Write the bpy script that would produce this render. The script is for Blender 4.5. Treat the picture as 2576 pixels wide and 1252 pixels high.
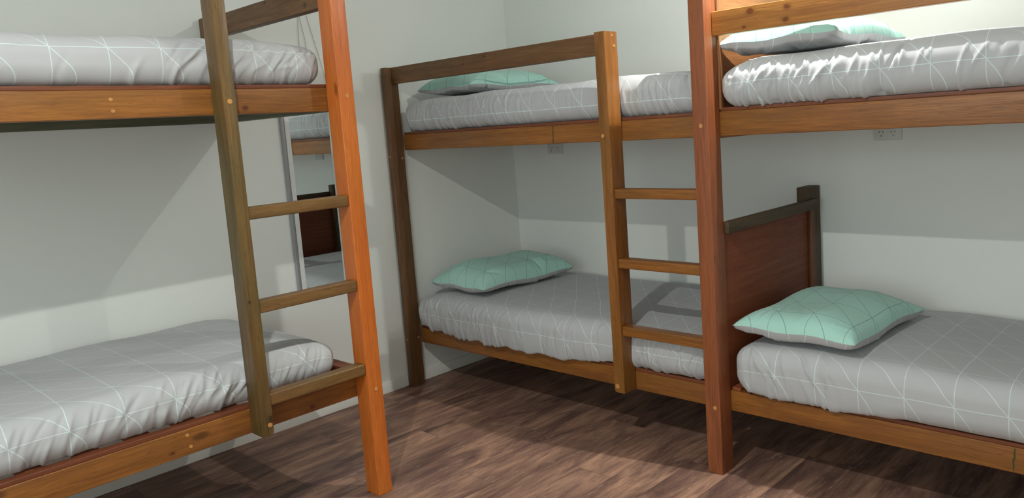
import bpy, bmesh, math, random
import numpy as np
from mathutils import Vector, Matrix

for o in list(bpy.data.objects):
    bpy.data.objects.remove(o)
scene = bpy.context.scene
COL = scene.collection

# ------------------------------------------------------------------ camera
cam_d = bpy.data.cameras.new('camera')
cam = bpy.data.objects.new('camera', cam_d)
COL.objects.link(cam)
right = Vector((0.74667636, 0.66204517, -0.06458014))
up = Vector((-0.03374374, 0.1346592, 0.99031725))
fwd = Vector((-0.66433107, 0.73726731, -0.12288672))
m = Matrix((right, up, -fwd)).transposed().to_4x4()
m.translation = Vector((3.46342077, -3.35720753, 1.35455965))
cam.matrix_world = m
cam_d.sensor_fit = 'HORIZONTAL'
cam_d.sensor_width = 36.0
cam_d.lens = 36.0 * 1956.64 / 2576.0
cam_d.shift_x = -149.72 / 2576.0
cam_d.shift_y = -70.9 / 2576.0
cam_d.clip_start = 0.02
scene.camera = cam

# ------------------------------------------------------------------ world, lights, exposure
world = bpy.data.worlds.new('world')
scene.world = world
world.use_nodes = True
world.node_tree.nodes['Background'].inputs[0].default_value = (0.75, 0.8, 0.9, 1)
world.node_tree.nodes['Background'].inputs[1].default_value = 0.05
scene.view_settings.view_transform = 'Standard'
scene.view_settings.look = 'None'
scene.view_settings.gamma = 1
scene.view_settings.exposure = 0.68
scene.view_settings.use_curve_mapping = False

CEIL = 2.46
LIGHTS = [((2.20, -0.885), 'B'), ((2.20, -2.88), 'A')]
# the fitting over the joined bunks: a bare lamp plus the narrower beam of its reflector;
# the fitting in the middle of the room: a flat diffuser
for kind, (lx, ly), drop, energy in (('POINT', LIGHTS[0][0], 0.055, 13.0), ('SPOT', LIGHTS[0][0], 0.030, 62.0), ('AREA', LIGHTS[1][0], 0.030, 19.5)):
    ld = bpy.data.lights.new('ceiling_lamp', kind)
    if kind == 'AREA':
        ld.shape = 'DISK'
        ld.size = 0.04
    else:
        ld.shadow_soft_size = 0.005
    if kind == 'SPOT':
        ld.spot_size = math.radians(104)
        ld.spot_blend = 0.8
    ld.energy = energy
    ld.color = (0.975, 1.0, 0.935)
    lo = bpy.data.objects.new('ceiling_lamp', ld)
    lo.location = (lx, ly, CEIL - drop)
    COL.objects.link(lo)

# unseen soft fill light, added behind the camera to lift the shadows
WX0, WX1, WZ0, WZ1 = 1.30, 3.90, 0.75, 2.20
wd = bpy.data.lights.new('window_daylight', 'AREA')
wd.shape = 'RECTANGLE'
wd.size = WX1 - WX0 - 0.12
wd.size_y = WZ1 - WZ0 - 0.12
wd.energy = 16.0
wd.color = (0.86, 1.0, 0.98)
wo = bpy.data.objects.new('window_daylight', wd)
wo.location = ((WX0 + WX1) / 2, -4.955, (WZ0 + WZ1) / 2)
wo.rotation_euler = (math.radians(90), 0, 0)
COL.objects.link(wo)

# ------------------------------------------------------------------ node helpers
def new_mat(name):
    mt = bpy.data.materials.new(name)
    mt.use_nodes = True
    nt = mt.node_tree
    for n in list(nt.nodes):
        nt.nodes.remove(n)
    out = nt.nodes.new('ShaderNodeOutputMaterial')
    bs = nt.nodes.new('ShaderNodeBsdfPrincipled')
    nt.links.new(bs.outputs[0], out.inputs[0])
    return mt, nt, bs

def setin(nt, sock, v):
    if isinstance(v, bpy.types.NodeSocket):
        nt.links.new(v, sock)
    else:
        sock.default_value = v

def math_n(nt, op, a, b=0.0, c=None, clamp=False):
    n = nt.nodes.new('ShaderNodeMath')
    n.operation = op
    n.use_clamp = clamp
    setin(nt, n.inputs[0], a)
    setin(nt, n.inputs[1], b)
    if c is not None:
        setin(nt, n.inputs[2], c)
    return n.outputs[0]

def mix_c(nt, fac, a, b, mode='MIX'):
    n = nt.nodes.new('ShaderNodeMix')
    n.data_type = 'RGBA'
    n.blend_type = mode
    setin(nt, n.inputs[0], fac)
    setin(nt, n.inputs[6], a if isinstance(a, bpy.types.NodeSocket) else (*a[:3], 1))
    setin(nt, n.inputs[7], b if isinstance(b, bpy.types.NodeSocket) else (*b[:3], 1))
    return n.outputs[2]

def noise_n(nt, vec, scale, detail=4.0, rough=0.55, dist=0.0):
    n = nt.nodes.new('ShaderNodeTexNoise')
    nt.links.new(vec, n.inputs['Vector'])
    n.inputs['Scale'].default_value = scale
    n.inputs['Detail'].default_value = detail
    n.inputs['Roughness'].default_value = rough
    n.inputs['Distortion'].default_value = dist
    return n.outputs['Fac']

def mapping_n(nt, vec, scale=(1, 1, 1), loc=(0, 0, 0)):
    n = nt.nodes.new('ShaderNodeMapping')
    nt.links.new(vec, n.inputs['Vector'])
    n.inputs['Scale'].default_value = scale
    n.inputs['Location'].default_value = loc
    return n.outputs[0]

def remap(nt, v, a, b, c=0.0, d=1.0):
    n = nt.nodes.new('ShaderNodeMapRange')
    setin(nt, n.inputs[0], v)
    n.inputs[1].default_value = a
    n.inputs[2].default_value = b
    n.inputs[3].default_value = c
    n.inputs[4].default_value = d
    return n.outputs[0]

def bump_n(nt, bs, h, strength, dist):
    n = nt.nodes.new('ShaderNodeBump')
    n.inputs['Strength'].default_value = strength
    n.inputs['Distance'].default_value = dist
    nt.links.new(h, n.inputs['Height'])
    nt.links.new(n.outputs[0], bs.inputs['Normal'])

def lin(r, g, b):
    f = lambda c: (c / 255 / 12.92) if c / 255 <= 0.04045 else ((c / 255 + 0.055) / 1.055) ** 2.4
    return (f(r), f(g), f(b))

# ------------------------------------------------------------------ materials
_wood = {}
def wood(kind, axis, knots=()):
    """stained pine; axis = direction of the grain"""
    key = (kind, axis, tuple(knots))
    if key in _wood:
        return _wood[key]
    light, dark, tint, tintamt, rough, scratch = WOODS[kind]
    mt, nt, bs = new_mat('wood_%s_%s' % (kind, axis))
    tc = nt.nodes.new('ShaderNodeTexCoord').outputs['Object']
    oi = nt.nodes.new('ShaderNodeObjectInfo').outputs['Random']
    off = nt.nodes.new('ShaderNodeCombineXYZ')
    nt.links.new(math_n(nt, 'MULTIPLY', oi, 17.3), off.inputs[0])
    nt.links.new(math_n(nt, 'MULTIPLY', oi, 31.7), off.inputs[1])
    nt.links.new(math_n(nt, 'MULTIPLY', oi, 9.1), off.inputs[2])
    add = nt.nodes.new('ShaderNodeVectorMath')
    add.operation = 'ADD'
    nt.links.new(tc, add.inputs[0])
    nt.links.new(off.outputs[0], add.inputs[1])
    v = add.outputs[0]
    ai = 'XYZ'.index(axis)
    def stretch(lo, cr):
        s = [cr] * 3
        s[ai] = lo
        return mapping_n(nt, v, tuple(s))
    grain = noise_n(nt, stretch(1.6, 22), 1.0, 6, 0.66, 1.0)
    fine = noise_n(nt, stretch(9, 190), 1.0, 3, 0.7)
    blot = noise_n(nt, stretch(2.2, 7), 1.0, 3, 0.5)
    g = remap(nt, grain, 0.34, 0.66)
    c = mix_c(nt, g, dark, light)
    c = mix_c(nt, math_n(nt, 'MULTIPLY', remap(nt, blot, 0.42, 0.68), tintamt), c, tint)
    c = mix_c(nt, remap(nt, fine, 0.36, 0.68, 0.0, 0.42), c, tuple(x * 0.45 for x in dark))
    # dark scattered nicks
    nick = noise_n(nt, stretch(26, 160), 1.0, 2, 0.5)
    c = mix_c(nt, remap(nt, nick, 0.66, 0.76, 0.0, scratch), c, tuple(x * 0.3 for x in dark))
    # knots
    vo = nt.nodes.new('ShaderNodeTexVoronoi')
    nt.links.new(stretch(2.4, 5.5), vo.inputs['Vector'])
    vo.inputs['Scale'].default_value = 1.0
    sep = nt.nodes.new('ShaderNodeSeparateColor')
    nt.links.new(vo.outputs['Color'], sep.inputs[0])
    pick = math_n(nt, 'GREATER_THAN', sep.outputs[0], 0.66)
    d = vo.outputs['Distance']
    ring = remap(nt, d, 0.045, 0.085, 1.0, 0.0)
    kf = math_n(nt, 'MULTIPLY', math_n(nt, 'MULTIPLY', ring, pick), 0.75)
    c = mix_c(nt, kf, c, tuple(x * 0.35 for x in dark))
    for (kx, ky, kz, kr) in knots:       # knots at known places, in the beam's own coordinates
        vd = nt.nodes.new('ShaderNodeVectorMath')
        vd.operation = 'SUBTRACT'
        nt.links.new(tc, vd.inputs[0])
        vd.inputs[1].default_value = (kx, ky, kz)
        sc = [1.0, 1.0, 1.0]
        sc[ai] = 0.75
        ln = nt.nodes.new('ShaderNodeVectorMath')
        ln.operation = 'LENGTH'
        nt.links.new(mapping_n(nt, vd.outputs[0], tuple(sc)), ln.inputs[0])
        dd = math_n(nt, 'ADD', ln.outputs['Value'], math_n(nt, 'MULTIPLY', math_n(nt, 'SUBTRACT', noise_n(nt, tc, 90, 2, 0.5), 0.5), kr * 0.9))
        c = mix_c(nt, remap(nt, dd, kr * 0.8, kr * 1.7, 0.45, 0.0), c, tuple(x * 0.7 for x in dark))
        c = mix_c(nt, remap(nt, dd, kr * 0.55, kr * 0.95, 0.85, 0.0), c, (dark[0] * 0.45, dark[1] * 0.32, dark[2] * 0.3))
    nt.links.new(c, bs.inputs['Base Color'])
    r = remap(nt, grain, 0.3, 0.7, rough + 0.08, rough - 0.06)
    nt.links.new(r, bs.inputs['Roughness'])
    bs.inputs['Specular IOR Level'].default_value = 0.45
    h = math_n(nt, 'ADD', math_n(nt, 'MULTIPLY', fine, 0.6), grain)
    bump_n(nt, bs, h, 0.6, 0.0016)
    _wood[key] = mt
    return mt

#            light              dark               blotch tint       amt  rough nick
WOODS = {
    'rail':   (lin(160, 102, 44), lin(122, 72, 30), lin(126, 84, 34), 0.5, 0.42, 0.5),
    'amber':  (lin(190, 128, 62), lin(150, 92, 38), lin(160, 108, 50), 0.4, 0.34, 0.5),
    'orange': (lin(202, 108, 40), lin(184, 92, 32), lin(208, 118, 48), 0.6, 0.40, 0.1),
    'red':    (lin(158, 90, 52), lin(130, 70, 40), lin(146, 84, 44), 0.5, 0.50, 0.25),
    'olive':  (lin(124, 92, 48), lin(82, 60, 30), lin(84, 78, 44), 0.6, 0.42, 0.5),
    'brown':  (lin(132, 92, 56), lin(94, 62, 36), lin(102, 80, 48), 0.5, 0.5, 0.4),
    'golden': (lin(164, 104, 48), lin(120, 72, 30), lin(120, 88, 40), 0.5, 0.36, 0.6),
    'edge':   (lin(126, 68, 40), lin(104, 54, 32), lin(120, 66, 38), 0.4, 0.5, 0.1),
    'panel':  (lin(134, 68, 34), lin(114, 54, 26), lin(128, 64, 32), 0.5, 0.60, 0.05),
    'dark':   (lin(98, 76, 48), lin(66, 50, 30), lin(82, 70, 46), 0.5, 0.55, 0.4),
    'tan':    (lin(162, 110, 69), lin(146, 93, 55), lin(153, 103, 62), 0.5, 0.42, 0.05),  # lit copy of the panel stain: the brighter light up there put into colour
    'rung':   (lin(138, 100, 58), lin(98, 68, 36), lin(104, 86, 46), 0.6, 0.42, 0.8),
    'plug':   (lin(206, 150, 88), lin(186, 128, 70), lin(196, 140, 80), 0.3, 0.4, 0.0),
    'slat':   (lin(162, 89, 53), lin(139, 72, 40), lin(153, 86, 49), 0.4, 0.5, 0.0),
    'green':  (lin(112, 112, 92), lin(90, 90, 72), lin(104, 108, 88), 0.5, 0.6, 0.1),
}

def wall_mat(name, col):
    mt, nt, bs = new_mat(name)
    tc = nt.nodes.new('ShaderNodeTexCoord').outputs['Object']
    n1 = noise_n(nt, tc, 1.2, 3, 0.5)
    c = mix_c(nt, remap(nt, n1, 0.3, 0.7), tuple(x * 0.985 for x in col), tuple(min(1, x * 1.01) for x in col))
    nt.links.new(c, bs.inputs['Base Color'])
    bs.inputs['Roughness'].default_value = 0.75
    bs.inputs['Specular IOR Level'].default_value = 0.25
    bump_n(nt, bs, noise_n(nt, tc, 260, 3, 0.6), 0.12, 0.0006)
    return mt
M_WALL = wall_mat('painted_plaster', (0.81, 0.82, 0.79))
M_CEIL = wall_mat('ceiling_paint', (0.84, 0.84, 0.83))
M_TRIM = wall_mat('gloss_trim', (0.80, 0.79, 0.75))

def floor_mat():
    mt, nt, bs = new_mat('vinyl_planks')
    tc = nt.nodes.new('ShaderNodeTexCoord').outputs['Object']
    sx = nt.nodes.new('ShaderNodeSeparateXYZ')
    nt.links.new(tc, sx.inputs[0])
    X, Y = sx.outputs[0], sx.outputs[1]
    PW, PL = 0.178, 1.22
    xr = math_n(nt, 'DIVIDE', math_n(nt, 'ADD', X, 20.03), PW)
    row = math_n(nt, 'FLOOR', xr)
    fx = math_n(nt, 'FRACT', xr)
    sh = math_n(nt, 'FRACT', math_n(nt, 'MULTIPLY', row, 0.381))
    yr = math_n(nt, 'ADD', math_n(nt, 'DIVIDE', math_n(nt, 'ADD', Y, 20), PL), sh)
    colm = math_n(nt, 'FLOOR', yr)
    fy = math_n(nt, 'FRACT', yr)
    wn = nt.nodes.new('ShaderNodeTexWhiteNoise')
    wn.noise_dimensions = '2D'
    cb = nt.nodes.new('ShaderNodeCombineXYZ')
    nt.links.new(row, cb.inputs[0])
    nt.links.new(colm, cb.inputs[1])
    nt.links.new(cb.outputs[0], wn.inputs['Vector'])
    rnd = wn.outputs['Value']
    co = nt.nodes.new('ShaderNodeCombineXYZ')
    nt.links.new(math_n(nt, 'ADD', X, math_n(nt, 'MULTIPLY', rnd, 37.0)), co.inputs[0])
    nt.links.new(math_n(nt, 'ADD', Y, math_n(nt, 'MULTIPLY', rnd, 11.0)), co.inputs[1])
    v = co.outputs[0]
    big = noise_n(nt, mapping_n(nt, v, (7, 1.5, 1)), 1.0, 5, 0.6, 1.2)
    med = noise_n(nt, mapping_n(nt, v, (44, 4.2, 1)), 1.0, 6, 0.68, 0.7)
    fine = noise_n(nt, mapping_n(nt, v, (240, 15, 1)), 1.0, 4, 0.7)
    c = mix_c(nt, remap(nt, big, 0.36, 0.64), lin(92, 68, 64), lin(182, 143, 120))
    pat = noise_n(nt, mapping_n(nt, v, (9, 2.4, 1)), 1.0, 3, 0.5, 2.0)
    c = mix_c(nt, remap(nt, pat, 0.56, 0.66, 0.0, 0.5), c, lin(96, 70, 70))
    c = mix_c(nt, remap(nt, med, 0.46, 0.68, 0.0, 0.6), c, lin(92, 66, 58))
    c = mix_c(nt, remap(nt, med, 0.30, 0.44, 0.38, 0.0), c, lin(190, 158, 138))
    c = mix_c(nt, remap(nt, fine, 0.55, 0.72, 0.0, 0.38), c, lin(72, 52, 46))
    c = mix_c(nt, remap(nt, fine, 0.26, 0.38, 0.34, 0.0), c, lin(196, 172, 156))
    # rough-sawn scars
    sc = noise_n(nt, mapping_n(nt, v, (85, 15, 1)), 1.0, 3, 0.6, 1.5)
    c = mix_c(nt, remap(nt, sc, 0.64, 0.72, 0.0, 0.6), c, lin(206, 186, 172))
    c = mix_c(nt, remap(nt, sc, 0.34, 0.27, 0.0, 0.55), c, lin(60, 42, 36))
    c = mix_c(nt, math_n(nt, 'MULTIPLY', rnd, 0.25), c, lin(118, 92, 82))
    ex = math_n(nt, 'MULTIPLY', math_n(nt, 'MINIMUM', fx, math_n(nt, 'SUBTRACT', 1.0, fx)), PW)
    ey = math_n(nt, 'MULTIPLY', math_n(nt, 'MINIMUM', fy, math_n(nt, 'SUBTRACT', 1.0, fy)), PL)
    e = math_n(nt, 'MINIMUM', ex, ey)
    seam = remap(nt, e, 0.0004, 0.0014, 0.55, 0.0)
    c = mix_c(nt, seam, c, lin(48, 36, 32))
    c = mix_c(nt, 1.0, c, (0.90, 0.86, 0.84), 'MULTIPLY')
    nt.links.new(c, bs.inputs['Base Color'])
    nt.links.new(remap(nt, med, 0.3, 0.7, 0.42, 0.56), bs.inputs['Roughness'])
    bs.inputs['Specular IOR Level'].default_value = 0.35
    h = math_n(nt, 'SUBTRACT', math_n(nt, 'MULTIPLY', fine, -0.5), math_n(nt, 'MULTIPLY', seam, 1.5))
    bump_n(nt, bs, h, 0.4, 0.001)
    return mt
M_FLOOR = floor_mat()

def fabric_mat(name, base, line, a=0.15, b=0.17, w=0.0012, lineamt=0.72, sheen=0.15):
    """printed cotton: a lattice of three line families in the cloth's own UVs (metres)"""
    mt, nt, bs = new_mat(name)
    uv = nt.nodes.new('ShaderNodeUVMap').outputs[0]
    wob = nt.nodes.new('ShaderNodeTexNoise')
    wob.inputs['Scale'].default_value = 9.0
    nt.links.new(uv, wob.inputs['Vector'])
    sub = nt.nodes.new('ShaderNodeVectorMath')
    sub.operation = 'MULTIPLY_ADD'
    nt.links.new(wob.outputs['Color'], sub.inputs[0])
    sub.inputs[1].default_value = (0.006, 0.006, 0)
    nt.links.new(uv, sub.inputs[2])
    s = nt.nodes.new('ShaderNodeSeparateXYZ')
    nt.links.new(sub.outputs[0], s.inputs[0])
    U = math_n(nt, 'DIVIDE', s.outputs[0], a)
    V = math_n(nt, 'DIVIDE', s.outputs[1], b)
    def dist(x, k):
        f = math_n(nt, 'FRACT', math_n(nt, 'ADD', x, 100.5))
        return math_n(nt, 'MULTIPLY', math_n(nt, 'ABSOLUTE', math_n(nt, 'SUBTRACT', f, 0.5)), k)
    d1 = dist(U, a)
    d2 = dist(V, b)
    D = math_n(nt, 'ADD', U, V)
    d3 = dist(D, a * b / math.hypot(a, b))
    dm = math_n(nt, 'MINIMUM', d1, math_n(nt, 'MINIMUM', d2, d3))
    l = remap(nt, dm, w * 0.6, w * 1.5, lineamt, 0.0)
    # the woven line is slightly broken up
    br = noise_n(nt, uv, 420, 2, 0.5)
    l = math_n(nt, 'MULTIPLY', l, remap(nt, br, 0.3, 0.6, 0.65, 1.0))
    weave = noise_n(nt, uv, 900, 2, 0.6)
    c = mix_c(nt, remap(nt, weave, 0.3, 0.7), tuple(x * 0.94 for x in base), tuple(x * 1.05 for x in base))
    c = mix_c(nt, l, c, line)
    nt.links.new(c, bs.inputs['Base Color'])
    bs.inputs['Roughness'].default_value = 0.8
    bs.inputs['Specular IOR Level'].default_value = 0.2
    bs.inputs['Sheen Weight'].default_value = sheen
    bs.inputs['Sheen Roughness'].default_value = 0.45
    soft = noise_n(nt, mapping_n(nt, uv, (16, 7, 1)), 1.0, 3, 0.5, 0.6)
    h = math_n(nt, 'ADD', math_n(nt, 'MULTIPLY', weave, 0.05), soft)
    bump_n(nt, bs, h, 0.25, 0.006)
    return mt
M_SHEET = fabric_mat('grey_sheet', (0.46, 0.46, 0.475), (0.66, 0.80, 0.80))
M_PIL_G = fabric_mat('grey_pillowcase', (0.46, 0.46, 0.47), (0.66, 0.80, 0.80), a=0.15, b=0.15)
M_PIL_M = fabric_mat('mint_pillowcase', (0.40, 0.66, 0.585), (0.11, 0.24, 0.23), a=0.15, b=0.15, w=0.0011, lineamt=0.75)

def plain(name, col, rough=0.5, metal=0.0, spec=0.5):
    mt, nt, bs = new_mat(name)
    tc = nt.nodes.new('ShaderNodeTexCoord').outputs['Object']
    n = noise_n(nt, tc, 40, 2, 0.5)
    c = mix_c(nt, remap(nt, n, 0.3, 0.7), tuple(x * 0.97 for x in col), col)
    nt.links.new(c, bs.inputs['Base Color'])
    bs.inputs['Roughness'].default_value = rough
    bs.inputs['Metallic'].default_value = metal
    bs.inputs['Specular IOR Level'].default_value = spec
    return mt
M_PLASTIC = plain('outlet_plastic', (0.66, 0.66, 0.63), 0.35)
M_SLOT = plain('slot_black', (0.01, 0.01, 0.01), 0.7)
M_MFRAME = plain('mirror_frame_white', (0.72, 0.72, 0.72), 0.35)
M_SILVER = plain('mirror_frame_silver', (0.42, 0.42, 0.44), 0.4, 0.6)
M_GLASS = plain('mirror_glass', (0.80, 0.85, 0.84), 0.015, 1.0)
M_CORD = plain('grey_cord', (0.36, 0.35, 0.34), 0.7)
M_LIGHTRIM = plain('downlight_rim', (0.8, 0.8, 0.8), 0.4)
def emit_mat():
    mt, nt, bs = new_mat('downlight_lens')
    bs.inputs['Emission Color'].default_value = (1, 0.97, 0.93, 1)
    bs.inputs['Emission Strength'].default_value = 6.0
    return mt
M_LENS = emit_mat()
def fill_pane_mat():  # glow for the pane of the added, unseen fill window
    mt, nt, bs = new_mat('window_pane')
    bs.inputs['Base Color'].default_value = (0.1, 0.12, 0.12, 1)
    bs.inputs['Roughness'].default_value = 0.05
    bs.inputs['Emission Color'].default_value = (0.86, 1.0, 0.98, 1)
    bs.inputs['Emission Strength'].default_value = 1.0
    return mt
M_FILL_PANE = fill_pane_mat()

# ------------------------------------------------------------------ object helpers
def link(name, me, mats, parent=None, loc=(0, 0, 0)):
    o = bpy.data.objects.new(name, me)
    for mt in (mats if isinstance(mats, (list, tuple)) else [mats]):
        me.materials.append(mt)
    COL.objects.link(o)
    if parent is not None:
        o.parent = parent
        pw = Vector((0, 0, 0))
        p = parent
        while p is not None:
            pw += p.location
            p = p.parent
        o.location = Vector(loc) - pw
    else:
        o.location = loc
    return o

def thing(name, loc, label, cat, group=None):
    o = bpy.data.objects.new(name, None)
    o.empty_display_size = 0.1
    o.location = loc
    o['label'] = label
    o['category'] = cat
    if group:
        o['group'] = group
    COL.objects.link(o)
    return o

def box_bm(dx, dy, dz, bev=0.003, seg=2):
    bm = bmesh.new()
    bmesh.ops.create_cube(bm, size=1.0)
    for v in bm.verts:
        v.co = Vector((v.co.x * dx, v.co.y * dy, v.co.z * dz))
    if bev > 0:
        bmesh.ops.bevel(bm, geom=list(bm.edges), offset=bev, segments=seg, profile=0.6, affect='EDGES')
    return bm

def finish(name, bm, mat, parent, loc, smooth=True):
    me = bpy.data.meshes.new(name)
    bm.to_mesh(me)
    bm.free()
    if smooth:
        me.polygons.foreach_set('use_smooth', [True] * len(me.polygons))
        try:
            me.set_sharp_from_angle(angle=math.radians(35))
        except Exception:
            pass
    return link(name, me, mat, parent, loc)

def box(name, x0, x1, y0, y1, z0, z1, mat, parent=None, bev=0.003, seg=2):
    bm = box_bm(x1 - x0, y1 - y0, z1 - z0, bev, seg)
    return finish(name, bm, mat, parent, ((x0 + x1) / 2, (y0 + y1) / 2, (z0 + z1) / 2))

def beam(name, x0, x1, y0, y1, z0, z1, kind, parent, bev=0.004, axis=None, knots=()):
    d = (x1 - x0, y1 - y0, z1 - z0)
    ax = axis or 'XYZ'[d.index(max(d))]
    ctr = ((x0 + x1) / 2, (y0 + y1) / 2, (z0 + z1) / 2)
    kn = tuple(tuple(k[i] - ctr[i] for i in range(3)) + (k[3],) for k in knots)
    return box(name, x0, x1, y0, y1, z0, z1, wood(kind, ax, kn), parent, bev, 3)

def plug(parent, p, normal, r=0.0085):
    """round wood plug let into a face"""
    bm = bmesh.new()
    bmesh.ops.create_cone(bm, cap_ends=True, segments=14, radius1=r, radius2=r * 0.92, depth=0.004)
    q = Vector((0, 0, 1)).rotation_difference(Vector(normal))
    bmesh.ops.transform(bm, matrix=q.to_matrix().to_4x4(), verts=bm.verts)
    return finish('wood_plug', bm, wood('plug', 'Z'), parent, p)

# ------------------------------------------------------------------ room shell
RX, RY = 4.15, -5.0
def struct(name, x0, x1, y0, y1, z0, z1, mat, bev=0.0):
    o = box(name, x0, x1, y0, y1, z0, z1, mat, None, bev)
    o['kind'] = 'structure'
    return o
struct('floor', -0.1, RX + 0.1, RY - 0.1, 0.1, -0.1, 0.0, M_FLOOR)
struct('ceiling', -0.1, RX + 0.1, RY - 0.1, 0.1, CEIL, CEIL + 0.1, M_CEIL)
struct('wall_left', -0.1, 0.0, RY, 0.0, 0.0, CEIL, M_WALL)
struct('wall_back', -0.1, RX + 0.1, 0.0, 0.1, 0.0, CEIL, M_WALL)
struct('wall_right', RX, RX + 0.1, RY, 0.0, 0.0, CEIL, M_WALL)
struct('wall_front', -0.1, RX + 0.1, RY - 0.1, RY, 0.0, CEIL, M_WALL)
BBH = 0.058
# the skirting on the left wall is cut around the corner post of the bunk
def baseboard(name, spans, axis):
    bm = bmesh.new()
    for a0, a1 in spans:
        if axis == 'y':
            b = (0.0, 0.012, a0, a1)
        else:
            b = (a0, a1, -0.012, 0.0)
        t = box_bm(b[1] - b[0], b[3] - b[2], BBH, 0.002, 2)
        bmesh.ops.translate(t, verts=t.verts, vec=((b[0] + b[1]) / 2, (b[2] + b[3]) / 2, BBH / 2))
        me = bpy.data.meshes.new('t')
        t.to_mesh(me)
        t.free()
        bm.from_mesh(me)
        bpy.data.meshes.remove(me)
    o = finish(name, bm, M_TRIM, None, (0, 0, 0))
    o['kind'] = 'structure'
baseboard('baseboard_left', [(RY + 0.01, -0.936), (-0.852, -0.013)], 'y')
baseboard('baseboard_back', [(0.013, RX - 0.013)], 'x')
o = box('baseboard_right', RX - 0.012, RX, RY + 0.013, -0.013, 0, BBH, M_TRIM, None, 0.002)
o['kind'] = 'structure'
o = box('baseboard_front', 0.013, RX - 0.013, RY, RY + 0.012, 0, BBH, M_TRIM, None, 0.002)
o['kind'] = 'structure'

for i, ((lx, ly), nm) in enumerate(LIGHTS):
    t = thing('ceiling_light', (lx, ly, CEIL), ['round white ceiling light above the two joined bunks',
              'round white ceiling light in the middle of the ceiling'][i], 'ceiling light', 'round ceiling lights')
    bm = bmesh.new()
    n = 40
    prof = [(0.058, 0.0), (0.058, -0.004), (0.050, -0.008), (0.044, -0.006), (0.044, 0.0)]
    rings = [[bm.verts.new((r * math.cos(2 * math.pi * k / n), r * math.sin(2 * math.pi * k / n), z)) for k in range(n)] for r, z in prof]
    for j in range(len(prof)):
        A, B = rings[j], rings[(j + 1) % len(prof)]
        for k in range(n):
            bm.faces.new((A[k], A[(k + 1) % n], B[(k + 1) % n], B[k]))
    finish('trim_ring', bm, M_LIGHTRIM, t, (lx, ly, CEIL))
    bm = bmesh.new()
    bmesh.ops.create_cone(bm, cap_ends=True, segments=32, radius1=0.0435, radius2=0.0435, depth=0.003)
    finish('diffuser', bm, M_LENS, t, (lx, ly, CEIL - 0.0035))

# glowing window added out of view to go with the fill light
wf = struct('window_1', WX0, WX1, RY - 0.004, RY + 0.002, WZ0, WZ1, M_FILL_PANE)
for nm, a in (('window_frame', (WX0 - 0.05, WX0, RY + 0.003, RY + 0.03, WZ0 - 0.05, WZ1 + 0.05)),
              ('window_frame', (WX1, WX1 + 0.05, RY + 0.003, RY + 0.03, WZ0 - 0.05, WZ1 + 0.05)),
              ('window_frame', (WX0, WX1, RY + 0.003, RY + 0.03, WZ1, WZ1 + 0.05)),
              ('window_sill', (WX0, WX1, RY + 0.003, RY + 0.06, WZ0 - 0.05, WZ0)),
              ('window_frame', ((WX0 + WX1) / 2 - 0.02, (WX0 + WX1) / 2 + 0.02, RY + 0.003, RY + 0.03, WZ0, WZ1))):
    box(nm, *a, M_TRIM, wf, 0.002)

# ------------------------------------------------------------------ the joined bunks on the back wall
YF, YP = -0.934, -0.8505     # front face of the posts, front face of the rails
YB = YP + 0.040              # back face of the rails
back = thing('bunk_bed', (1.96, -0.45, 0), 'long stained pine frame of two end-to-end bunks along the back wall, sharing a red-brown post', 'bunk bed', 'wooden bunk bed frames')
# left corner post against the left wall
p1 = beam('post', 0.014, 0.050, YF, -0.854, 0, 1.706, 'brown', back, 0.004)
plug(p1, (0.034, YF, 1.245), (0, -1, 0), 0.006)
plug(p1, (0.050, -0.872, 1.235), (1, 0, 0), 0.006)
plug(p1, (0.034, YF, 0.26), (0, -1, 0), 0.006)
plug(p1, (0.050, -0.872, 0.262), (1, 0, 0), 0.006)
# ladder post
def ladder_post(name, x0, x1, y0, y1, z0, z1, kind, parent, chamf, knots=()):
    """upright whose lower end has its front corner cut away and rounded"""
    bm = box_bm(x1 - x0, y1 - y0, z1 - z0, 0, 1)
    zb = -(z1 - z0) / 2
    es = [e for e in bm.edges if all(abs(v.co.z - zb) < 1e-5 for v in e.verts) and chamf(e)]
    bmesh.ops.bevel(bm, geom=es, offset=0.014, segments=3, profile=0.6, affect='EDGES')
    es = [e for e in bm.edges if e.calc_length() > 0.02]
    bmesh.ops.bevel(bm, geom=es, offset=0.0045, segments=2, profile=0.6, affect='EDGES', clamp_overlap=True)
    ctr = ((x0 + x1) / 2, (y0 + y1) / 2, (z0 + z1) / 2)
    kn = tuple(tuple(k[i] - ctr[i] for i in range(3)) + (k[3],) for k in knots)
    return finish(name, bm, wood(kind, 'Z', kn), parent, ((x0 + x1) / 2, (y0 + y1) / 2, (z0 + z1) / 2))
p2 = ladder_post('ladder_post', 1.4627, 1.5129, YF, YP - 0.003, 0.235, 1.708, 'golden', back,
                 lambda e: all(v.co.x < 0 for v in e.verts))
plug(p2, (1.478, YF, 1.30), (0, -1, 0))
plug(p2, (1.478, YF, 0.262), (0, -1, 0), 0.011)
plug(p2, (1.5129, -0.885, 1.692), (1, 0, 0), 0.0055)
plug(p2, (1.5129, -0.874, 1.652), (1, 0, 0), 0.007)
# shared big post
p3 = beam('post', 1.9021, 1.9665, YF, YP - 0.001, 0, 1.96, 'red', back, 0.004)
plug(p3, (1.937, YF, 1.318), (0, -1, 0))
plug(p3, (1.945, YF, 0.262), (0, -1, 0))
# far end post (beyond the picture) and second ladder post
p4 = beam('post', 3.862, 3.926, YF, YP - 0.001, 0, 1.96, 'red', back, 0.004)
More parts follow.
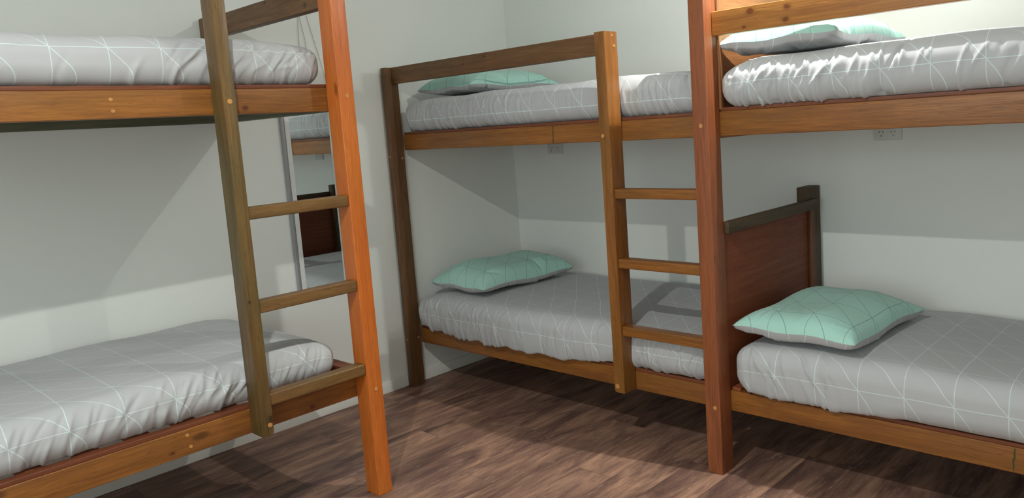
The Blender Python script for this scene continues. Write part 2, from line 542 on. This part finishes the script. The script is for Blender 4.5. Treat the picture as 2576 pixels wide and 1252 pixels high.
# rails
def knot_line(rail, x, z0, z1, y):
    """dark green resin split running down the rail face"""
    bm = bmesh.new()
    rr = random.Random(int(x * 100))
    n = 9
    pts = []
    for i in range(n):
        t = i / (n - 1)
        pts.append((x + rr.uniform(-0.0025, 0.0025) - 0.004 * t, z1 + (z0 - z1) * t, 0.0012 + rr.random() * 0.002))
    L = [bm.verts.new((px - w, -0.0006, pz)) for px, pz, w in pts]
    R = [bm.verts.new((px + w, -0.0006, pz)) for px, pz, w in pts]
    Lb = [bm.verts.new((px - w, 0.002, pz)) for px, pz, w in pts]
    Rb = [bm.verts.new((px + w, 0.002, pz)) for px, pz, w in pts]
    for i in range(n - 1):
        bm.faces.new((L[i], L[i + 1], R[i + 1], R[i]))
        bm.faces.new((L[i + 1], L[i], Lb[i], Lb[i + 1]))
        bm.faces.new((R[i], R[i + 1], Rb[i + 1], Rb[i]))
    finish('resin_split', bm, M_RESIN, rail, (0, y, 0))
M_RESIN = plain('resin_green', (0.045, 0.05, 0.012), 0.4)
r1 = beam('rail', 0.051, 1.933, YP, YB, 1.2746, 1.355, 'rail', back)
knot_line(r1, 1.131, 1.276, 1.353, YP)
r2 = beam('rail', 1.935, 3.925, YP, YB, 1.2760, 1.366, 'rail', back)
r3 = beam('rail', 0.051, 1.933, YP, YB, 0.229, 0.309, 'rail', back)
r4 = beam('rail', 1.935, 3.925, YP, YB, 0.229, 0.309, 'rail', back)
knot_line(r4, 2.93, 0.232, 0.307, YP)
for z0, z1 in ((1.2746, 1.355), (0.229, 0.309)):
    beam('back_rail', 0.014, 3.925, -0.054, -0.014, z0, z1, 'rail', back)
    beam('end_rail', 0.014, 0.050, YB + 0.001, -0.056, z0, z1, 'rail', back)
# edge strips the slats sit against
def base(x0, x1, z, parent, thick=0.013, first=None):
    beam('edge_strip', x0, x1, YP + 0.004, YB, z, z + thick, 'edge', parent, 0.002)
base(0.052, 1.899, 1.3552, back)
base(1.968, 3.86, 1.3662, back)
base(0.052, 1.899, 0.3092, back)
def slats(x0, x1, y0, y1, z, parent, w=0.068, gap=0.075, thick=0.013, along='x'):
    x = x0
    while x + w < x1:
        if along == 'x':
            beam('slat', x, x + w, y0, y1, z, z + thick, 'slat', parent, 0.002, 'Y')
        else:
            beam('slat', y0, y1, x, x + w, z, z + thick, 'slat', parent, 0.002, 'X')
        x += w + gap
slats(0.060, 1.82, YB + 0.001, -0.02, 1.3552, back)
beam('slat', 1.828, 1.900, YB + 0.001, -0.02, 1.3552, 1.3682, 'slat', back, 0.002, 'Y')  # extra slat, added to block light leaking past the mattress end
slats(1.972, 3.86, YB + 0.001, -0.02, 1.3662, back)
slats(0.060, 1.90, YB + 0.001, -0.02, 0.3092, back)
slats(1.969, 2.03, YP + 0.006, -0.02, 0.3092, back, w=0.034, gap=0.012)
slats(2.07, 3.86, YB + 0.001, -0.02, 0.3092, back)
beam('edge_strip', 2.052, 3.86, YP + 0.004, YB, 0.3092, 0.3222, 'edge', back, 0.002)
for z0, z1 in ((1.2746, 1.355), (0.229, 0.309)):
    beam('end_rail', 1.905, 1.946, YB + 0.001, -0.135, z0, z1, 'rail', back)  # unseen cross rails, added to stop a light streak on the back wall
# guard rails
beam('guard_rail', 0.051, 1.462, -0.896, -0.856, 1.6222, 1.706, 'brown', back, knots=[(0.623, -0.896, 1.668, 0.005), (0.773, -0.896, 1.688, 0.006)])
g2 = beam('guard_rail', 1.967, 3.861, -0.884, -0.852, 1.6342, 1.7189, 'amber', back,
          knots=[(2.121, -0.884, 1.700, 0.013), (2.258, -0.884, 1.695, 0.011), (2.251, -0.884, 1.655, 0.010), (2.096, -0.884, 1.649, 0.006)])
# rungs
for z in (1.0859, 0.8017, 0.5197):
    beam('rung', 1.5139, 1.901, YF + 0.006, YF + 0.058, z - 0.039, z, 'golden', back, 0.006)
# headboard panels with frame and moulding
pn = box('panel', 1.949, 1.961, -0.8495, -0.012, 0.225, 0.93, wood('panel', 'Y'), back, 0.001)
beam('panel_top_rail', 1.962, 1.984, -0.8495, -0.083, 0.914, 0.960, 'dark', back)
wp = beam('wall_post', 1.910, 1.9645, -0.132, -0.013, 0, 1.0115, 'dark', back)
pn.location.x -= 0.0
beam('moulding', 1.9655, 1.9775, -0.135, -0.110, 0.325, 0.913, 'edge', back, 0.004)
up_ = box('panel', 1.949, 1.961, -0.8495, -0.012, 1.268, 1.93, wood('tan', 'Y'), back, 0.001)
beam('moulding', 1.9615, 1.974, -0.8495, -0.826, 1.372, 1.93, 'tan', back, 0.004)
beam('panel_top_rail', 1.930, 1.975, -0.8495, -0.055, 1.931, 1.965, 'dark', back)

# ------------------------------------------------------------------ the bunk on the left wall
XF, XP, XB = 0.987, 0.904, 0.864
lf = thing('bunk_bed', (0.5, -2.75, 0), 'nearest bunk frame at the left wall, with orange corner post and olive-brown ladder post', 'bunk bed', 'wooden bunk bed frames')
YC0, YC1 = -1.8007, -1.7391
q1 = beam('post', XP + 0.001, XF, YC0, YC1, 0, 1.99, 'orange', lf, 0.004)
plug(q1, (XF, -1.768, 1.508), (1, 0, 0))
plug(q1, (XF, -1.768, 0.415), (1, 0, 0), 0.0075)
q2 = ladder_post('ladder_post', XP + 0.003, XF, -2.2182, -2.1778, 0.3807, 1.99, 'olive', lf,
                 lambda e: all(v.co.y > 0 for v in e.verts), knots=[(0.987, -2.184, 0.437, 0.012), (0.987, -2.211, 0.844, 0.005)])
plug(q2, (XF, -2.198, 1.497), (1, 0, 0))
kn = plug(q2, (XF, -2.190, 0.417), (1, 0, 0), 0.008)
q3 = beam('post', XP + 0.001, XF, -3.80, -3.738, 0, 1.99, 'orange', lf, 0.004)
q4 = beam('post', 0.014, 0.054, -1.838, -1.7985, 1.544, 1.905, 'brown', lf, 0.004)
q5 = beam('post', 0.014, 0.054, -3.80, -3.76, 0, 1.905, 'brown', lf, 0.004)
s1 = beam('rail', XB, XP, -3.80, YC1 - 0.002, 1.4583, 1.5428, 'rail', lf, knots=[(0.904, -2.109, 1.478, 0.010), (0.904, -2.207, 1.516, 0.008)])
plug(s1, (XP, -2.515, 1.515), (1, 0, 0), 0.006)
plug(s1, (XP, -2.513, 1.481), (1, 0, 0), 0.006)
s2 = beam('rail', XB, XP, -3.80, YC1 - 0.002, 0.3797, 0.4644, 'rail', lf, knots=[(0.904, -2.476, 0.402, 0.007), (0.904, -1.986, 0.398, 0.010)])
plug(s2, (XP, -2.425, 0.445), (1, 0, 0), 0.006)
plug(s2, (XP, -2.418, 0.405), (1, 0, 0), 0.006)
for z0, z1 in ((1.4583, 1.5428), (0.3797, 0.4644)):
    beam('back_rail', 0.014, 0.052, -3.758, -1.750, z0, z1, 'green', lf)
    beam('end_rail', 0.055, XB - 0.001, -1.790, -1.750, z0, z1, 'green' if z0 > 1 else 'rail', lf)
for z in (1.5430, 0.4646):
    beam('edge_strip', XB, XP - 0.004, -3.735, YC1 - 0.006, z, z + 0.013, 'edge', lf, 0.002)
    slats(-3.73, YC0 - 0.02, 0.055, XB - 0.002, z, lf, along='y')
beam('edge_strip', 0.057, XB - 0.002, -1.80, -1.748, 0.4646, 0.4776, 'edge', lf, 0.002)
beam('base_board', 0.055, XB - 0.002, -3.73, -1.80, 1.5285, 1.5425, 'green', lf, 0.001, 'Y')
beam('end_guard_rail', 0.056, XP, -1.797, -1.757, 1.826, 1.912, 'brown', lf, knots=[(0.521, -1.797, 1.902, 0.008), (0.814, -1.797, 1.850, 0.009)])
for z in (1.1527, 0.8379, 0.5189):
    beam('rung', XF - 0.056, XF - 0.005, -2.1768, -1.8017, z - 0.041, z, 'rung', lf, 0.006)

# ------------------------------------------------------------------ mattresses
def fold_field(rng, n, L, vmin, vmax, amp, ang, cluster):
    F = []
    for i in range(n):
        if cluster and rng.random() < 0.75:
            c, s = rng.choice(cluster)
            u0 = rng.gauss(c, s)
        else:
            u0 = rng.uniform(0, L)
        F.append((u0, rng.uniform(vmin, vmax), math.radians(rng.gauss(*ang)), rng.uniform(0.02, 0.075), rng.uniform(0.003, 0.008), amp * rng.uniform(0.4, 1.0) * (1 if rng.random() < 0.6 else -0.9)))
    return F

def mattress(L, W, H, seed, u_ref, v_ref, clusters, amp, ang, nfold, crown=0.012, r=0.058, sag=None, slump=(0, 0), bulge=()):
    rng = random.Random(seed)
    sag_y = sag[3] if sag else 0.0
    nx, ny, nz = 300, 84, 28
    idx, P, faces = {}, [], []
    def vid(i, j, k):
        key = (i, j, k)
        if key not in idx:
            idx[key] = len(P)
            P.append((i / nx, j / ny, k / nz))
        return idx[key]
    for i in range(nx):
        for j in range(ny):
            faces.append((vid(i, j, nz), vid(i + 1, j, nz), vid(i + 1, j + 1, nz), vid(i, j + 1, nz)))
            faces.append((vid(i, j, 0), vid(i, j + 1, 0), vid(i + 1, j + 1, 0), vid(i + 1, j, 0)))
        for k in range(nz):
            faces.append((vid(i, 0, k), vid(i + 1, 0, k), vid(i + 1, 0, k + 1), vid(i, 0, k + 1)))
            faces.append((vid(i, ny, k), vid(i, ny, k + 1), vid(i + 1, ny, k + 1), vid(i + 1, ny, k)))
    for j in range(ny):
        for k in range(nz):
            faces.append((vid(0, j, k), vid(0, j, k + 1), vid(0, j + 1, k + 1), vid(0, j + 1, k)))
            faces.append((vid(nx, j, k), vid(nx, j + 1, k), vid(nx, j + 1, k + 1), vid(nx, j, k + 1)))
    P = np.array(P) * np.array([L, W, H])
    half = np.array([L, W, H]) / 2
    c = P - half
    rr = np.array([r, r, min(r, H / 2 - 0.01)])
    inner = half - rr
    q = np.clip(c, -inner, inner)
    d = (c - q) / rr
    n = np.linalg.norm(d, axis=1, keepdims=True)
    dn = d / np.maximum(n, 1e-9)
    X = q + dn * rr + half
    nrm = dn / np.linalg.norm(dn, axis=1, keepdims=True)
    x, y, z = X[:, 0], X[:, 1], X[:, 2]
    hh = z / H
    side = np.clip(1 - np.abs(dn[:, 2]), 0, 1)
    # soft bulge of the sides, crowned top
    X[:, 1] += -0.007 * np.sin(np.pi * hh) * (dn[:, 1] < -0.3) * side + 0.004 * np.sin(np.pi * hh) * (dn[:, 1] > 0.3) * side
    tx, ty = 2 * x / L - 1, 2 * y / W - 1
    top = hh ** 2
    X[:, 2] += crown * (1 - np.abs(tx) ** 6) * (1 - np.abs(ty) ** 3) * top
    # cloth coordinates, continuous over the front edge
    U = x + 0.0
    over_l = np.clip(r - x, 0, None) + (H - z) * np.clip(-dn[:, 0], 0, 1)
    over_r = np.clip(x - (L - r), 0, None) + (H - z) * np.clip(dn[:, 0], 0, 1)
    U = U - over_l * 0.8 + over_r * 0.8
    arc = 0.43 * np.minimum(np.clip(r - y, 0, r), np.clip(z - (H - rr[2]), 0, rr[2]))
    V = z + y - arc
    # slow waviness of the lower hem and the top
    ph = [rng.uniform(0, 6.28) for _ in range(6)]
    wave = 0.0025 * np.sin(x * 9 + ph[0]) + 0.0018 * np.sin(x * 17 + ph[1])
    X[:, 2] += wave * top
    low = np.clip(1 - hh * 2.2, 0, 1) * np.clip(-dn[:, 1], 0, 1)
    hem = 0.003 + 0.004 * np.sin(x * 21 + ph[2]) ** 2
    X[:, 2] -= low * hem
    X[:, 1] -= low * (0.002 * np.sin(x * 31 + ph[3]))
    for bc, bw, ba in bulge:     # the soft edge swells out between the posts
        X[:, 1] -= ba * np.exp(-np.abs((x - bc) / bw) ** 6) * np.clip(1 - y / 0.25, 0, 1)
    if sag is not None:      # the cloth and foam bulge out over the rail
        sc, sw, sa = sag[:3]
        f = np.exp(-np.abs((x - sc) / sw) ** 4) * np.clip(x / 0.05, 0, 1)
        front = np.clip((0.05 - y) / 0.05, 0, 1)
        inset = np.clip(r - np.sqrt(np.clip(r ** 2 - (r - np.clip(z, 0, r)) ** 2, 0, None)), 0, r)
        X[:, 1] -= f * inset * front * 0.75 * (hh < 0.5)
        lowz = np.clip(1 - hh / 0.45, 0, 1)
        X[:, 2] -= f * sa * lowz * np.clip((sag_y - X[:, 1]) / 0.01, 0, 1) * (1 + 0.25 * np.sin(x * 27 + ph[4]) + 0.15 * np.sin(x * 61 + ph[5]))
    X[:, 2] -= (slump[0] * np.exp(-(x / 0.10) ** 2) + slump[1] * np.exp(-((L - x) / 0.10) ** 2)) * top
    # pulled folds in the fitted sheet
    disp = np.zeros(len(X))
    for (u0, v0, a, ln, wd, am) in fold_field(rng, nfold, L, 0.0, H * 0.85, amp, ang, clusters):
        du, dv = U - u0, V - v0
        s = du * math.cos(a) + dv * math.sin(a)
        t = -du * math.sin(a) + dv * math.cos(a)
        disp += am * np.exp(-(s / ln) ** 2 - (t / wd) ** 2)
    for i in range(26):      # faint creases over the top
        u0, v0, a = rng.uniform(0, L), rng.uniform(H, H + W), rng.uniform(-1.2, 1.2)
        du, dv = U - u0, V - v0
        s = du * math.cos(a) + dv * math.sin(a)
        t = -du * math.sin(a) + dv * math.cos(a)
        disp += 0.0012 * np.exp(-(s / 0.12) ** 2 - (t / 0.014) ** 2)
    disp *= np.clip((y < W * 0.98) * 1.0, 0, 1) * (hh > 0.02)
    X = X + nrm * disp[:, None]
    X[:, 2] = np.maximum(X[:, 2], -0.010 - (0.03 if sag else 0))
    me = bpy.data.meshes.new('mattress')
    me.from_pydata(X.tolist(), [], faces)
    uvl = me.uv_layers.new(name='UVMap')
    vi = np.empty(len(me.loops), dtype=np.int32)
    me.loops.foreach_get('vertex_index', vi)
    uv = np.stack([U - u_ref, V - v_ref], 1)[vi]
    uvl.data.foreach_set('uv', uv.ravel())
    me.polygons.foreach_set('use_smooth', [True] * len(me.polygons))
    return me

MG = 'single mattresses in grey fitted sheets'
def put_mattress(me, loc, rot, label):
    o = link('mattress', me, M_SHEET, None, loc)
    o.rotation_euler = (0, 0, rot)
    o['label'] = label
    o['category'] = 'mattress'
    o['group'] = MG
    return o

# upper, back-left bunk
put_mattress(mattress(1.825, 0.82, 0.160, 3, 0.715 - 0.06, 0.055, [(0.55, 0.25), (0.35, 0.15), (1.66, 0.09)], 0.0070, (82, 18), 170, slump=(0.012, 0.01), bulge=[(0.65, 0.66, 0.014), (1.655, 0.14, 0.012)]),
             (0.062, -0.846, 1.3690), 0, 'grey sheeted mattress on the upper back-left bunk, beneath the mint pillow near the corner')
put_mattress(mattress(1.835, 0.832, 0.178, 5, 0.862 - 0.06, 0.080, [(0.12, 0.08), (0.35, 0.15), (1.6, 0.15)], 0.0075, (80, 14), 190, sag=(0.72, 0.62, 0.022, 0.004), slump=(0.018, 0.0), bulge=[(0.65, 0.66, 0.034), (1.655, 0.14, 0.014)]),
             (0.058, -0.860, 0.3235), 0, 'grey sheeted mattress on the lower back-left bunk behind the ladder rungs')
put_mattress(mattress(1.875, 0.850, 0.165, 8, 2.263 - 1.982, 0.080, [(0.15, 0.1), (0.45, 0.15), (0.3, 0.2)], 0.0085, (72, 12), 170, slump=(0.034, 0)),
             (1.982, -0.884, 1.3800), 0, 'grey sheeted mattress on the upper right bunk under a brightly lit pillow')
put_mattress(mattress(1.865, 0.850, 0.178, 11, 2.174 - 1.992, 0.085, [(0.13, 0.05), (0.30, 0.05)], 0.0080, (108, 10), 42, sag=(0.28, 0.30, 0.016, 0.026), slump=(0.010, 0)),
             (1.992, -0.880, 0.3235), 0, 'grey sheeted mattress on the lower right bunk beside the red-brown headboard panel')
# left wall bunk (turned so that its front faces the room)
put_mattress(mattress(1.93, 0.832, 0.150, 14, -2.349 + 3.725, 0.108, [(1.75, 0.12), (1.6, 0.12)], 0.0070, (48, 12), 80, slump=(0, 0.010)),
             (0.892, -3.725, 1.5570), math.pi / 2, 'grey sheeted mattress on the upper left bunk, ending behind the orange post')
put_mattress(mattress(1.87, 0.830, 0.150, 17, -2.437 + 3.725, 0.085, [(0.7, 0.4), (1.3, 0.2), (1.6, 0.12)], 0.0080, (60, 8), 110, slump=(0, 0.024)),
             (0.890, -3.725, 0.4785), math.pi / 2, 'grey sheeted mattress on the lower left bunk, nearest the camera')

# ------------------------------------------------------------------ pillows
def pillow_parts(w, l, t_up, t_dn, seed, nf=22, famp=0.004):
    rng = random.Random(seed)
    N, Mn = 70, 90
    s = np.linspace(-1, 1, N + 1)
    t = np.linspace(-1, 1, Mn + 1)
    S, T = np.meshgrid(s, t, indexing='ij')
    bx = w / 2 * S * (1 - 0.06 * (1 - T ** 4) ** 1.5)
    by = l / 2 * T * (1 - 0.035 * (1 - S ** 4) ** 1.5)
    base_p = ((1 - np.abs(S) ** 3.0) * (1 - np.abs(T) ** 4.0)).clip(0)
    lump = 1 + 0.07 * np.sin(S * 2.2 + rng.uniform(0, 6)) * np.cos(T * 2.7 + rng.uniform(0, 6))
    seamz = 0.005 * np.sin(T * 5 + rng.uniform(0, 6)) + 0.004 * np.sin(S * 6 + rng.uniform(0, 6))
    out = []
    for sign, th in ((1, t_up), (-1, t_dn)):
        prof = base_p ** (0.5 if sign > 0 else 0.3)
        disp = np.zeros_like(S)
        for i in range(nf):
            edge = rng.choice('lrtb')
            k = rng.uniform(-0.9, 0.9)
            if edge in 'lr':
                u0 = (-1 if edge == 'l' else 1) * w / 2 * rng.uniform(0.6, 0.97)
                v0 = k * l / 2
                a = rng.gauss(0, 0.35)
            else:
                v0 = (-1 if edge == 't' else 1) * l / 2 * rng.uniform(0.6, 0.97)
                u0 = k * w / 2
                a = math.pi / 2 + rng.gauss(0, 0.35)
            ln, wd, am = rng.uniform(0.03, 0.09), rng.uniform(0.005, 0.012), famp * rng.uniform(0.4, 1.1) * rng.choice((-1, 1))
            du, dv = bx - u0, by - v0
            ss = du * math.cos(a) + dv * math.sin(a)
            tt = -du * math.sin(a) + dv * math.cos(a)
            disp += am * np.exp(-(ss / ln) ** 2 - (tt / wd) ** 2)
        fade = (prof * 3).clip(0, 1)
        Z = seamz + sign * (th * prof * lump + disp * fade)
        if sign < 0:
            Z = np.maximum(Z, -t_dn)
        out.append(np.stack([bx, by, Z], -1))
    meshes = []
    for sign, G in zip((1, -1), out):
        n1, n2 = N + 1, Mn + 1
        V = G.reshape(-1, 3)
        F = []
        for i in range(N):
            for j in range(Mn):
                a, b, c, d = i * n2 + j, (i + 1) * n2 + j, (i + 1) * n2 + j + 1, i * n2 + j + 1
                F.append((a, b, c, d) if sign > 0 else (d, c, b, a))
        me = bpy.data.meshes.new('pillow_panel')
        me.from_pydata(V.tolist(), [], F)
        uvl = me.uv_layers.new(name='UVMap')
        vi = np.empty(len(me.loops), dtype=np.int32)
        me.loops.foreach_get('vertex_index', vi)
        uv = V[:, :2] * 1.03 + np.array([rng.uniform(0, 0.1), rng.uniform(0, 0.1)])
        uvl.data.foreach_set('uv', uv[vi].ravel())
        me.polygons.foreach_set('use_smooth', [True] * len(me.polygons))
        meshes.append(me)
    return meshes

def pillow(cx, cy, z, w, l, t_up, t_dn, rotz, tilt, seed, label, famp=0.004):
    t = thing('pillow', (cx, cy, z), label, 'pillow', 'mint and grey pillows')
    a, b = pillow_parts(w, l, t_up, t_dn, seed, famp=famp)
    top = link('top_panel', a, M_PIL_M, t, (cx, cy, z + t_dn))
    top['label'] = 'mint green top of pillowcase'
    bot = link('bottom_panel', b, M_PIL_G, t, (cx, cy, z + t_dn))
    bot['label'] = 'grey underside of pillowcase'
    t.rotation_euler = (tilt[0], tilt[1], rotz)
    return t
pillow(0.350, -0.490, 0.518, 0.46, 0.64, 0.098, 0.044, math.radians(-4), (0, 0), 21, 'mint pillow on the lower back-left bunk, in the corner of the room', famp=0.008)
pillow(2.240, -0.560, 0.512, 0.475, 0.62, 0.078, 0.050, math.radians(-3), (0, 0), 22, 'mint pillow on the lower right bunk against the headboard panel', famp=0.005)
pillow(0.345, -0.480, 1.542, 0.45, 0.62, 0.085, 0.034, math.radians(-3), (0, 0), 23, 'mint pillow on the upper back-left bunk below the brown guard rail', famp=0.007)
pillow(2.205, -0.575, 1.561, 0.46, 0.56, 0.092, 0.038, math.radians(-3), (0, 0), 24, 'glaringly lit mint pillow on the upper right bunk below the amber guard rail', famp=0.010)

# ------------------------------------------------------------------ mirror on the left wall
MY0, MY1, MZ0, MZ1 = -1.515, -1.215, 0.60, 1.61
mr = thing('wall_mirror', (0.012, (MY0 + MY1) / 2, MZ0), 'tall narrow white-framed mirror hanging on the left wall behind the ladder', 'mirror')
def frame_ring(name, o0, o1, x0, x1, mat, parent):
    """rectangular ring between insets o0 and o1 from the mirror's outline"""
    bm = bmesh.new()
    def ring(o, x):
        return [bm.verts.new((x, y, z)) for y, z in ((MY0 + o, MZ0 + o), (MY1 - o, MZ0 + o), (MY1 - o, MZ1 - o), (MY0 + o, MZ1 - o))]
    rs = [ring(o0, x0), ring(o0, x1), ring(o1, x1), ring(o1, x0)]
    for a in range(4):
        A, B = rs[a], rs[(a + 1) % 4]
        for k in range(4):
            bm.faces.new((A[k], A[(k + 1) % 4], B[(k + 1) % 4], B[k]))
    bmesh.ops.recalc_face_normals(bm, faces=bm.faces)
    bmesh.ops.bevel(bm, geom=[e for e in bm.edges], offset=0.0012, segments=2, affect='EDGES')
    return finish(name, bm, mat, parent, (0, 0, 0))
frame_ring('outer_frame', 0.0, 0.011, 0.001, 0.026, M_SILVER, mr)
frame_ring('frame_groove', 0.0112, 0.0145, 0.001, 0.018, M_SILVER, mr)
frame_ring('inner_frame', 0.0147, 0.038, 0.001, 0.024, M_MFRAME, mr)
box('mirror_glass', 0.004, 0.009, MY0 + 0.034, MY1 - 0.034, MZ0 + 0.034, MZ1 - 0.034, M_GLASS, mr, 0)
def cord(parent, pts, r=0.0011):
    cu = bpy.data.curves.new('hanging_cord', 'CURVE')
    cu.dimensions = '3D'
    cu.bevel_depth = r
    cu.bevel_resolution = 2
    sp = cu.splines.new('NURBS')
    sp.points.add(len(pts) - 1)
    for i, p in enumerate(pts):
        sp.points[i].co = (*p, 1)
    sp.use_endpoint_u = True
    sp.order_u = 3
    tmp = bpy.data.objects.new('tmp', cu)
    COL.objects.link(tmp)
    me = bpy.data.meshes.new_from_object(tmp.evaluated_get(bpy.context.evaluated_depsgraph_get()))
    bpy.data.objects.remove(tmp)
    return link('hanging_cord', me, M_CORD, parent, (0, 0, 0))
cord(mr, [(0.006, -1.352, 2.10), (0.006, -1.362, 1.96), (0.006, -1.374, 1.85), (0.008, -1.378, 1.60)])
cord(mr, [(0.006, -1.350, 2.10), (0.006, -1.357, 1.96), (0.007, -1.352, 1.90), (0.006, -1.335, 1.82), (0.008, -1.332, 1.60)])
cord(mr, [(0.006, -1.346, 2.10), (0.006, -1.322, 1.955), (0.006, -1.298, 1.86), (0.006, -1.279, 1.782), (0.008, -1.240, 1.60)])
bm = bmesh.new()
bmesh.ops.create_uvsphere(bm, u_segments=12, v_segments=8, radius=0.007)
finish('wall_hook', bm, M_SILVER, mr, (0.006, -1.349, 2.10))

# ------------------------------------------------------------------ power outlets on the back wall
def outlet(cx, z0, label):
    t = thing('power_outlet', (cx, -0.001, z0), label, 'power outlet', 'double power outlets')
    box('face_plate', cx - 0.058, cx + 0.058, -0.0095, -0.0005, z0, z0 + 0.074, M_PLASTIC, t, 0.0025, 3)
    zc = z0 + 0.030
    for sx in (cx - 0.026, cx + 0.024):
        for dx, dz, a in ((-0.0075, 0.006, -0.5), (0.0075, 0.006, 0.5), (0, -0.010, 0.0)):
            bm = box_bm(0.0022, 0.0018, 0.0078, 0, 1)
            bmesh.ops.transform(bm, matrix=Matrix.Rotation(-a, 4, 'Y'), verts=bm.verts)
            finish('socket_slot', bm, M_SLOT, t, (sx + dx, -0.0093, zc + dz), False)
        sw = box('rocker_switch', sx - 0.005, sx + 0.005, -0.0125, -0.009, z0 + 0.053, z0 + 0.066, M_PLASTIC, t, 0.001)
    return t
outlet(2.2672, 1.2011, 'white double power outlet under the upper rail of the right bunk')
outlet(0.3509, 1.1879, 'white double power outlet under the upper rail near the room corner')
